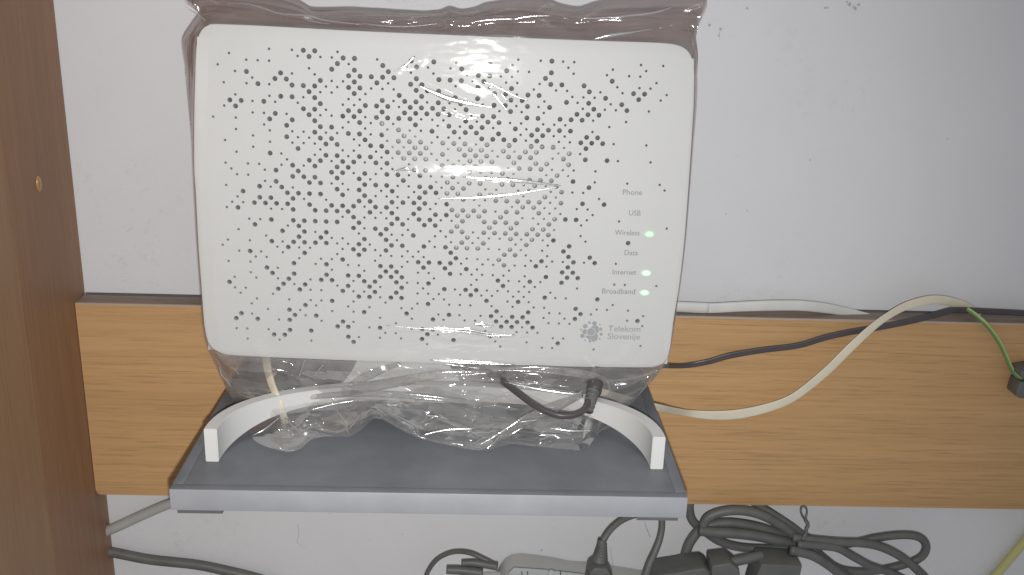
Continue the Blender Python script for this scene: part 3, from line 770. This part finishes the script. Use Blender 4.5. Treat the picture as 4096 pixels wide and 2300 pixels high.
# sharp creases: rolled edges of the film that catch the flash
def crease(pp, w, Yf, flat=0.5, ref=(0, 1, 0)):
    if Yf == 'face':
        pts = [face(*face_uv(x, y, 0.0014), 0.0014) for x, y in pp]; ref = FN
    else:
        pts = [atY(x, y, Yf(y)) for x, y in pp]
    A = [max(0.00008, v*0.5*0.51/FPX) for v in w]
    return tube('film_crease', pts, A, [a*flat for a in A], F_CREASE, bag, seg=10, per=7, ref=ref)
YS = lambda y: -0.1165 - 0.034*max(0, min(1, (y-1450)/340.0))
for pp in ([(1328,1598),(1352,1650),(1372,1680),(1396,1738)], [(1490,1625),(1520,1645),(1548,1666)], [(1588,1664),(1628,1686),(1664,1708),(1673,1742)], [(1688,1742),(1780,1721),(1905,1714)],
           [(1890,1778),(1938,1748)], [(1944,1797),(1978,1770),(1992,1750)], [(1138,1674),(1180,1714),(1212,1758)], [(1105,1782),(1140,1803),(1182,1800)], [(878,1470),(884,1500),(906,1524),(926,1548)],
           [(922,1466),(958,1498)], [(1196,1506),(1218,1440)], [(1262,1500),(1292,1458)], [(1800,1772),(1860,1781)], [(2090,1493),(2150,1498),(2168,1512)], [(2430,1522),(2438,1556),(2443,1580)],
           [(2466,1528),(2473,1554)], [(2318,1688),(2356,1728)], [(2020,1528),(2150,1556),(2300,1576),(2332,1556)], [(1240,1640),(1330,1618),(1420,1602)], [(2190,1712),(2290,1724),(2370,1722)],
           [(2070,1690),(2160,1678)], [(1010,1742),(1060,1716),(1120,1668)], [(2150,1742),(2235,1738)], [(1440,1660),(1400,1712)], [(1700,1660),(1760,1668)]):
    n = len(pp); crease(pp, [2]+[8.5]*(n)+[2] if n > 2 else [3, 8, 2], YS, 0.8)
YT = lambda y: -0.0895
for pp, w in (([(905,15),(979,14),(1056,34),(1120,54),(1236,64),(1300,81),(1450,99)], [2,4,7,6,8,5,2]), ([(1440,92),(1540,104),(1640,106),(1765,93)], [1,4,4,1]), ([(1886,88),(1980,78),(2060,76)], [2,9,2]), ([(2050,78),(2120,66),(2205,63)], [2,7,3]),
              ([(2325,74),(2420,72),(2507,64),(2615,51),(2690,28)], [2,6,7,8,2]), ([(2375,157),(2443,141),(2529,129),(2610,115)], [3,14,6,2]), ([(742,290),(750,345),(757,420),(764,500)], [2,5,5,2]), ([(745,30),(790,58),(822,82)], [2,5,2]), ([(1200,68),(1260,88),(1320,96)], [2,4,2])):
    crease(pp, w, YT, 0.7)
for pp, w in (([(1672,340),(1740,372),(1800,396),(1880,415),(1980,432)], [3,16,22,14,3]), ([(1930,326),(1985,346),(2060,384),(2112,402)], [2,6,7,2]), ([(1970,372),(2010,420),(2030,445)], [2,6,2]), ([(2000,370),(2030,405)], [2,6,2]), ([(1760,448),(1795,462)], [3,9,2]), ([(1815,462),(1845,452)], [2,7,2]), ([(1862,480),(1912,470)], [2,9,2]),
              ([(1575,686),(1620,676),(1650,684)], [4,16,3]), ([(1850,708),(1960,716),(2060,722),(2150,732),(2244,743)], [3,14,17,13,3]), ([(1752,794),(1850,793),(1960,786),(2060,776),(2160,760),(2236,746)], [3,7,11,10,7,2]),
              ([(1545,1302),(1650,1312),(1760,1318),(1860,1322),(1960,1338),(2060,1340)], [2,4,6,22,18,3]), ([(1895,1296),(1935,1302),(1975,1304)], [4,15,4]), ([(1720,1440),(1830,1447),(1960,1452),(2060,1458)], [3,16,16,3]), ([(1575,285),(1620,262),(1660,225)], [2,9,5])):
    crease(pp, w, 'face', 0.28)
# ------------------------------------------------------------------ cables by the router
cable('flat_cable', [(1062,1405,-0.090),(1070,1470,-0.100),(1085,1530,-0.110),(1108,1590,-0.119),(1128,1640,-0.119),(1150,1690,-0.115),(1230,1725,-0.108),(1360,1715,-0.102),(1500,1668,-0.094)], [34, 30, 26], M_BEIGE,
      'short beige cable coming down from the left underside of the router inside the bag', 'cable', flat=0.45)
cable('thin_cable', [(1640,1560,-0.099),(1700,1535,-0.094),(1760,1500,-0.090),(1800,1465,-0.086)], [22, 22], M_YEL, 'short yellowish cable crossing the middle of the white stand', 'cable', flat=0.5)
cable('power_lead', [(1960,1500,-0.092),(2030,1540,-0.112),(2130,1615,-0.127),(2210,1655,-0.133),(2270,1664,-0.134),(2330,1645,-0.131),(2362,1600,-0.122)], [30, 26, 26], M_BLACK,
      'dark lead looping below the router down to its black plug', 'cable', twin=0.25)
pl = empty('power_plug', atY(2370, 1570, -0.110)); tag(pl, 'black plug with ribbed sleeve under the lower right of the router', 'plug')
tube('sleeve', [atY(2352,1640,-0.1255), atY(2366,1600,-0.1215), atY(2376,1565,-0.1165)], [0.0023, 0.0030], None, M_DARK, pl)
for k in range(5):
    c = atY(2352+5*k, 1640-18*k, -0.1255+0.0021*k); d_ = (atY(2376,1565,-0.1165)-atY(2352,1640,-0.1255)).normalized()
    tube('sleeve_rib', [c-d_*0.0005, c+d_*0.0005], 0.0029+0.00015*k, None, M_DARK, pl, per=2)
tube('plug_body', [atY(2376,1565,-0.1165), atY(2382,1525,-0.105), atY(2385,1492,-0.0955)], [0.0040, 0.0044, 0.0044], None, M_BLACK, pl)
cable('flat_cable', [(2380,1560,-0.085),(2460,1585,-0.083),(2540,1608,-0.075),(2640,1632,-0.060),(2750,1652,-0.034),(2860,1661,-0.0290),(2960,1655,-0.0285),(3080,1628,-0.0280),(3180,1585,-0.0280),(3300,1490,-0.0280),(3400,1392,-0.0280),(3480,1318,-0.0275),(3545,1268,-0.0250),(3620,1226,-0.0210),(3700,1203,-0.0175),(3765,1200,-0.0145),(3830,1215,-0.0105),(3880,1236,-0.0075),(3920,1262,-0.0065)], [34,34,34,33,30,40,42,38,34,36,36,32,30,34,38,38,38,36,30], M_BEIGE,
      'long flat beige cable looping from the router across the wooden board', 'cable', flat=0.22)
cable('twin_lead', [(2450,1462,-0.062),(2560,1462,-0.055),(2650,1463,-0.040),(2740,1462,-0.0225),(2830,1447,-0.0215),(2920,1422,-0.0213),(3050,1400,-0.0213),(3190,1382,-0.0213),(3300,1350,-0.0213),(3400,1328,-0.0213),(3520,1308,-0.0213),(3640,1284,-0.0213),(3740,1260,-0.0195),(3800,1243,-0.0165),(3850,1240,-0.0125),(3930,1244,-0.0115),(4030,1249,-0.011),(4150,1256,-0.011)], [24,24,24,24,26,28,27,27,28,28,28,28,28,28,26,24,25,26], M_BLACK,
      'dark twin-core lead climbing the wooden board to its top edge on the right', 'cable', flat=0.5, twin=0.35)
cable('cable_duct', [(2600,1222,-0.0115),(2705,1226,-0.0115),(2830,1232,-0.0115),(2960,1226,-0.0115),(3080,1222,-0.0115),(3200,1222,-0.0105),(3300,1232,-0.0085),(3390,1248,-0.0065),(3480,1266,-0.0050)], [42,42,42,42,44,44,42,34,22], M_TRUNK,
      'pale grey flat cable lying on top of the board right of the router', 'cable', flat=0.45)
jt = tube('joint_sleeve', [atY(2700, 1226, -0.0117), atY(2834, 1232, -0.0117)], 0.00345, 0.0017, M_TRUNK); tag(jt, 'pale grey joint sleeve on the flat cable beside the router', 'cable joint')
gw = empty('earth_wire', atY(3990, 1390, -0.0215)); tag(gw, 'green and yellow striped wire hanging over the right end of the board', 'wire')
GP = [(3868,1236,-0.0125),(3905,1262,-0.0175),(3945,1298,-0.0215),(3990,1358,-0.0225),(4022,1420,-0.0225),(4048,1478,-0.0228),(4080,1516,-0.024),(4120,1540,-0.025)]
tube('green_core', [atY(*p) for p in GP], 0.00135, None, M_GRN, gw)
tube('yellow_stripe', [atY(px_+3, py_-3, y-0.0006) for px_, py_, y in GP], 0.0008, None, M_YGRN, gw)
cl = empty('cable_clip', atY(4110, 1545, -0.02)); tag(cl, 'dark clip gripping the striped wire at the right edge of the board', 'clip')
prism('clip_jaw', [atY(x, y, -0.030) for x, y in ((4078,1528),(4062,1585),(4082,1595),(4150,1600),(4150,1530))], Vector((0, 0.0122, 0)), M_DARK, cl, 0.0008)
prism('clip_arm', [atY(x, y, -0.032) for x, y in ((4088,1486),(4078,1502),(4092,1516),(4150,1518),(4150,1476))], Vector((0, 0.0142, 0)), M_DARK, cl, 0.0008)

# ------------------------------------------------------------------ below the board
cable('round_cable', [(380,2140,-0.0052),(455,2112,-0.0052),(560,2064,-0.0052),(672,2016,-0.0052),(800,1975,-0.0052)], [42, 42], M_GREYCAB, 'grey round cable slanting from the cabinet up behind the tray', 'cable')
cable('black_flex', [(380,2196,-0.0052),(465,2212,-0.0052),(600,2238,-0.0052),(780,2258,-0.0052),(900,2282,-0.0052),(1020,2312,-0.0052),(1120,2345,-0.0052)], [42, 40, 44], M_DARK, 'dark cable leaving the cabinet along the wall at lower left', 'cable')
ps = empty('power_strip', atY(2350, 2300, -0.03)); tag(ps, 'grey power strip with rounded end on the wall below the tray', 'power strip')
top_edge = [(1978,2300),(2000,2255),(2018,2230),(2045,2214),(2080,2209),(2150,2216),(2210,2225),(2275,2239),(2350,2243),(2420,2254),(2500,2266),(2560,2276),(2640,2284),(2760,2300)]
loop = [atY(x, y, -0.0012) for x, y in top_edge]; low = atY(2760, 2480, -0.0012); low2 = atY(1930, 2440, -0.0012)
prism('strip_body', [p+Vector((0,-0.0332,0)) for p in loop+[low, low2]], Vector((0, 0.0332, 0)), M_STRIP, ps, 0.0014)
panel = [(2030,2330),(2036,2290),(2056,2272),(2160,2279),(2280,2292),(2420,2308),(2500,2330)]
prism('socket_panel', [atY(x, y, -0.0352) for x, y in panel]+[atY(2500, 2380, -0.0352), atY(2020, 2370, -0.0352)], Vector((0, 0.0014, 0)), M_STRIP2, ps, 0.0005)
for xa in (2085, 2108, 2240):
    prism('socket_seam', [atY(xa, 2286, -0.0356), atY(xa+4, 2286.5, -0.0356), atY(xa+6, 2340, -0.0356), atY(xa+2, 2340, -0.0356)], Vector((0, 0.001, 0)), M_PAD, ps)
prism('screw_boss', [atY(2206+12*math.cos(a), 2294+12*math.sin(a), -0.037) for a in [k*math.pi/8 for k in range(16)]], Vector((0, 0.002, 0)), M_STRIP, ps, 0.0004)
wl, wh = atY(1925, 2460, -0.010), atY(2030, 2286, -0.010)
wb = box('white_adaptor', (wl.x, -0.040, wl.z), (wh.x, -0.010, wh.z), M_TRUNK, None, 0.0012); tag(wb, 'small pale adaptor corner at the left end of the power strip', 'adaptor')
cp = empty('corner_plug', atY(1890, 2270, -0.03)); tag(cp, 'dark two-pronged flat plug lying left of the power strip', 'plug')
cable('prong', [(1846,2252,-0.030),(1900,2252,-0.030),(1990,2266,-0.030)], [26, 34], M_DARK, None, parent=cp)
cable('prong', [(1786,2279,-0.033),(1850,2282,-0.033),(1930,2292,-0.033)], [34, 40], M_DARK, None, parent=cp)
cable('thin_flex', [(1698,2330,-0.010),(1712,2285,-0.012),(1745,2240,-0.014),(1790,2214,-0.017),(1835,2206,-0.020),(1885,2213,-0.024),(1935,2236,-0.027),(1985,2262,-0.029)], [19, 20, 22], M_DARK, 'thin dark flex arching into the plug left of the power strip', 'cable')
mp_ = empty('moulded_plug', atY(2395, 2260, -0.04)); tag(mp_, 'black moulded plug with ribbed neck standing on the power strip', 'plug')
tube('plug_neck', [atY(2408, 2160, -0.0415), atY(2403, 2205, -0.042), atY(2396, 2245, -0.043)], [0.0027, 0.0034, 0.0048], None, M_DARK, mp_)
for k in range(6):
    tube('neck_rib', [atY(2408-1.6*k, 2178+11*k, -0.042), atY(2408-1.6*k, 2182+11*k, -0.042)], 0.0032+0.00035*k, None, M_DARK, mp_, per=2)
prism('plug_body', [atY(x, y, -0.040)-Vector((0,0.010,0)) for x, y in ((2374,2236),(2352,2252),(2342,2310),(2344,2380),(2452,2380),(2450,2290),(2432,2254),(2420,2238))], Vector((0, 0.015, 0)), M_DARK, mp_, 0.0016)
cable('black_flex', [(2408,2185,-0.0415),(2414,2160,-0.040),(2440,2120,-0.036),(2480,2085,-0.031),(2530,2062,-0.026),(2600,2048,-0.022)], [27, 28], M_DARK, 'dark cable rising from the moulded plug to behind the tray', 'cable')
cable('black_flex', [(2642,2050,-0.024),(2648,2095,-0.026),(2640,2150,-0.029),(2620,2205,-0.033),(2598,2255,-0.037),(2580,2310,-0.040)], [27, 28, 34], M_DARK, 'dark cable dropping from behind the right end of the tray', 'cable')
# bundle of black flex tied with wire, right of the tray
GB = 'loops of dark flex bundled below the board'
def loopc(pp, w=33, label=None): return cable('bundled_flex', pp, w, M_DARK, label, 'cable', None)
bun = empty('flex_bundle', atY(3150, 2160, -0.015)); tag(bun, 'tied bundle of thick dark flex hanging below the right of the board', 'cable bundle')
def strand(pp, w=34): return cable('flex_loop', pp, w, M_DARK, None, parent=bun)
strand([(2762,1990,-0.010),(2758,2040,-0.010),(2772,2085,-0.011),(2815,2122,-0.012),(2880,2165,-0.013),(2960,2188,-0.013),(3060,2194,-0.014),(3180,2190,-0.015)], 36)
strand([(2738,2240,-0.022),(2745,2205,-0.021),(2762,2165,-0.020),(2800,2120,-0.019),(2860,2096,-0.018),(2930,2092,-0.018),(3020,2106,-0.018),(3100,2130,-0.018),(3180,2162,-0.018)], 40)
strand([(2796,2120,-0.024),(2850,2128,-0.024),(2930,2132,-0.024),(3020,2142,-0.024),(3110,2160,-0.024),(3190,2178,-0.022)], 44)
strand([(2812,2102,-0.028),(2830,2072,-0.028),(2870,2052,-0.028),(2930,2042,-0.028),(2995,2046,-0.028),(3060,2066,-0.028),(3130,2106,-0.027),(3190,2152,-0.026),(3260,2205,-0.024),(3330,2262,-0.022),(3400,2310,-0.02)], 38)
strand([(2985,1990,-0.012),(3040,2024,-0.013),(3100,2062,-0.015),(3165,2105,-0.017),(3230,2150,-0.018),(3330,2178,-0.019),(3420,2170,-0.020),(3500,2152,-0.021),(3600,2140,-0.022),(3670,2146,-0.022),(3702,2175,-0.022),(3696,2214,-0.022),(3655,2244,-0.021),(3560,2272,-0.020),(3460,2286,-0.019),(3370,2278,-0.018),(3300,2240,-0.017),(3220,2185,-0.016)], 34)
strand([(3170,2150,-0.030),(3260,2160,-0.030),(3350,2168,-0.030),(3450,2172,-0.029),(3520,2186,-0.028),(3590,2218,-0.027),(3650,2262,-0.026),(3710,2320,-0.025)], 36)
strand([(3190,2176,-0.034),(3270,2182,-0.033),(3350,2192,-0.032),(3420,2230,-0.030),(3480,2262,-0.028),(3560,2290,-0.026),(3640,2330,-0.025)], 34)
strand([(3160,2200,-0.036),(3240,2218,-0.035),(3300,2250,-0.033),(3360,2296,-0.031),(3420,2350,-0.03)], 40)
wt = empty('twist_tie', atY(3220, 2090, -0.03)); tag(wt, 'small twisted wire tie looped round the flex bundle under the board', 'wire tie')
cable('tie_loop', [(3222,2084,-0.030),(3208,2062,-0.030),(3203,2042,-0.030),(3210,2026,-0.030),(3222,2030,-0.030),(3228,2048,-0.030),(3224,2068,-0.031),(3222,2084,-0.031)], 8, M_DARK, None, parent=wt)
cable('tie_tail', [(3222,2082,-0.031),(3232,2100,-0.031),(3226,2116,-0.032),(3222,2135,-0.032),(3210,2160,-0.034)], 14, M_DARK, None, parent=wt)
bs = empty('black_socket_block', atY(2740, 2270, -0.03)); tag(bs, 'dark socket block under the tied flex, right of the power strip', 'socket block')
prism('block_body', [atY(x, y, -0.026)-Vector((0,0.018,0)) for x, y in ((2560,2310),(2612,2240),(2660,2232),(2700,2226),(2738,2216),(2800,2210),(2824,2228),(2832,2310),(2832,2400),(2560,2400))], Vector((0, 0.020, 0)), M_DARK, bs, 0.0015)
og = empty('octagonal_plug', atY(2880, 2245, -0.04)); tag(og, 'dark eight-sided plug with short thick stub below the flex bundle', 'plug')
prism('plug_body', [atY(x, y, -0.034)-Vector((0,0.016,0)) for x, y in ((2826,2206),(2900,2196),(2936,2224),(2940,2262),(2934,2292),(2896,2302),(2840,2310),(2826,2270))], Vector((0, 0.018, 0)), M_DARK, og, 0.0014)
cable('stub', [(2925,2248,-0.041),(2980,2236,-0.040),(3050,2222,-0.038)], 42, M_DARK, None, parent=og)
ad = empty('black_adaptor', atY(3080, 2250, -0.03)); tag(ad, 'dark upright adaptor block directly below the tied flex', 'adaptor')
prism('adaptor_body', [atY(x, y, -0.030)-Vector((0,0.018,0)) for x, y in ((3018,2192),(3000,2235),(2978,2310),(2965,2400),(3165,2400),(3166,2262),(3180,2200))], Vector((0, 0.020, 0)), M_DARK, ad, 0.0016)
cable('yellow_cable', [(3940,2345,-0.0045),(3990,2292,-0.0045),(4050,2222,-0.0045),(4110,2150,-0.0045),(4180,2065,-0.0045)], 34, M_YEL, 'yellow cable slanting across the wall in the lower right corner', 'cable')
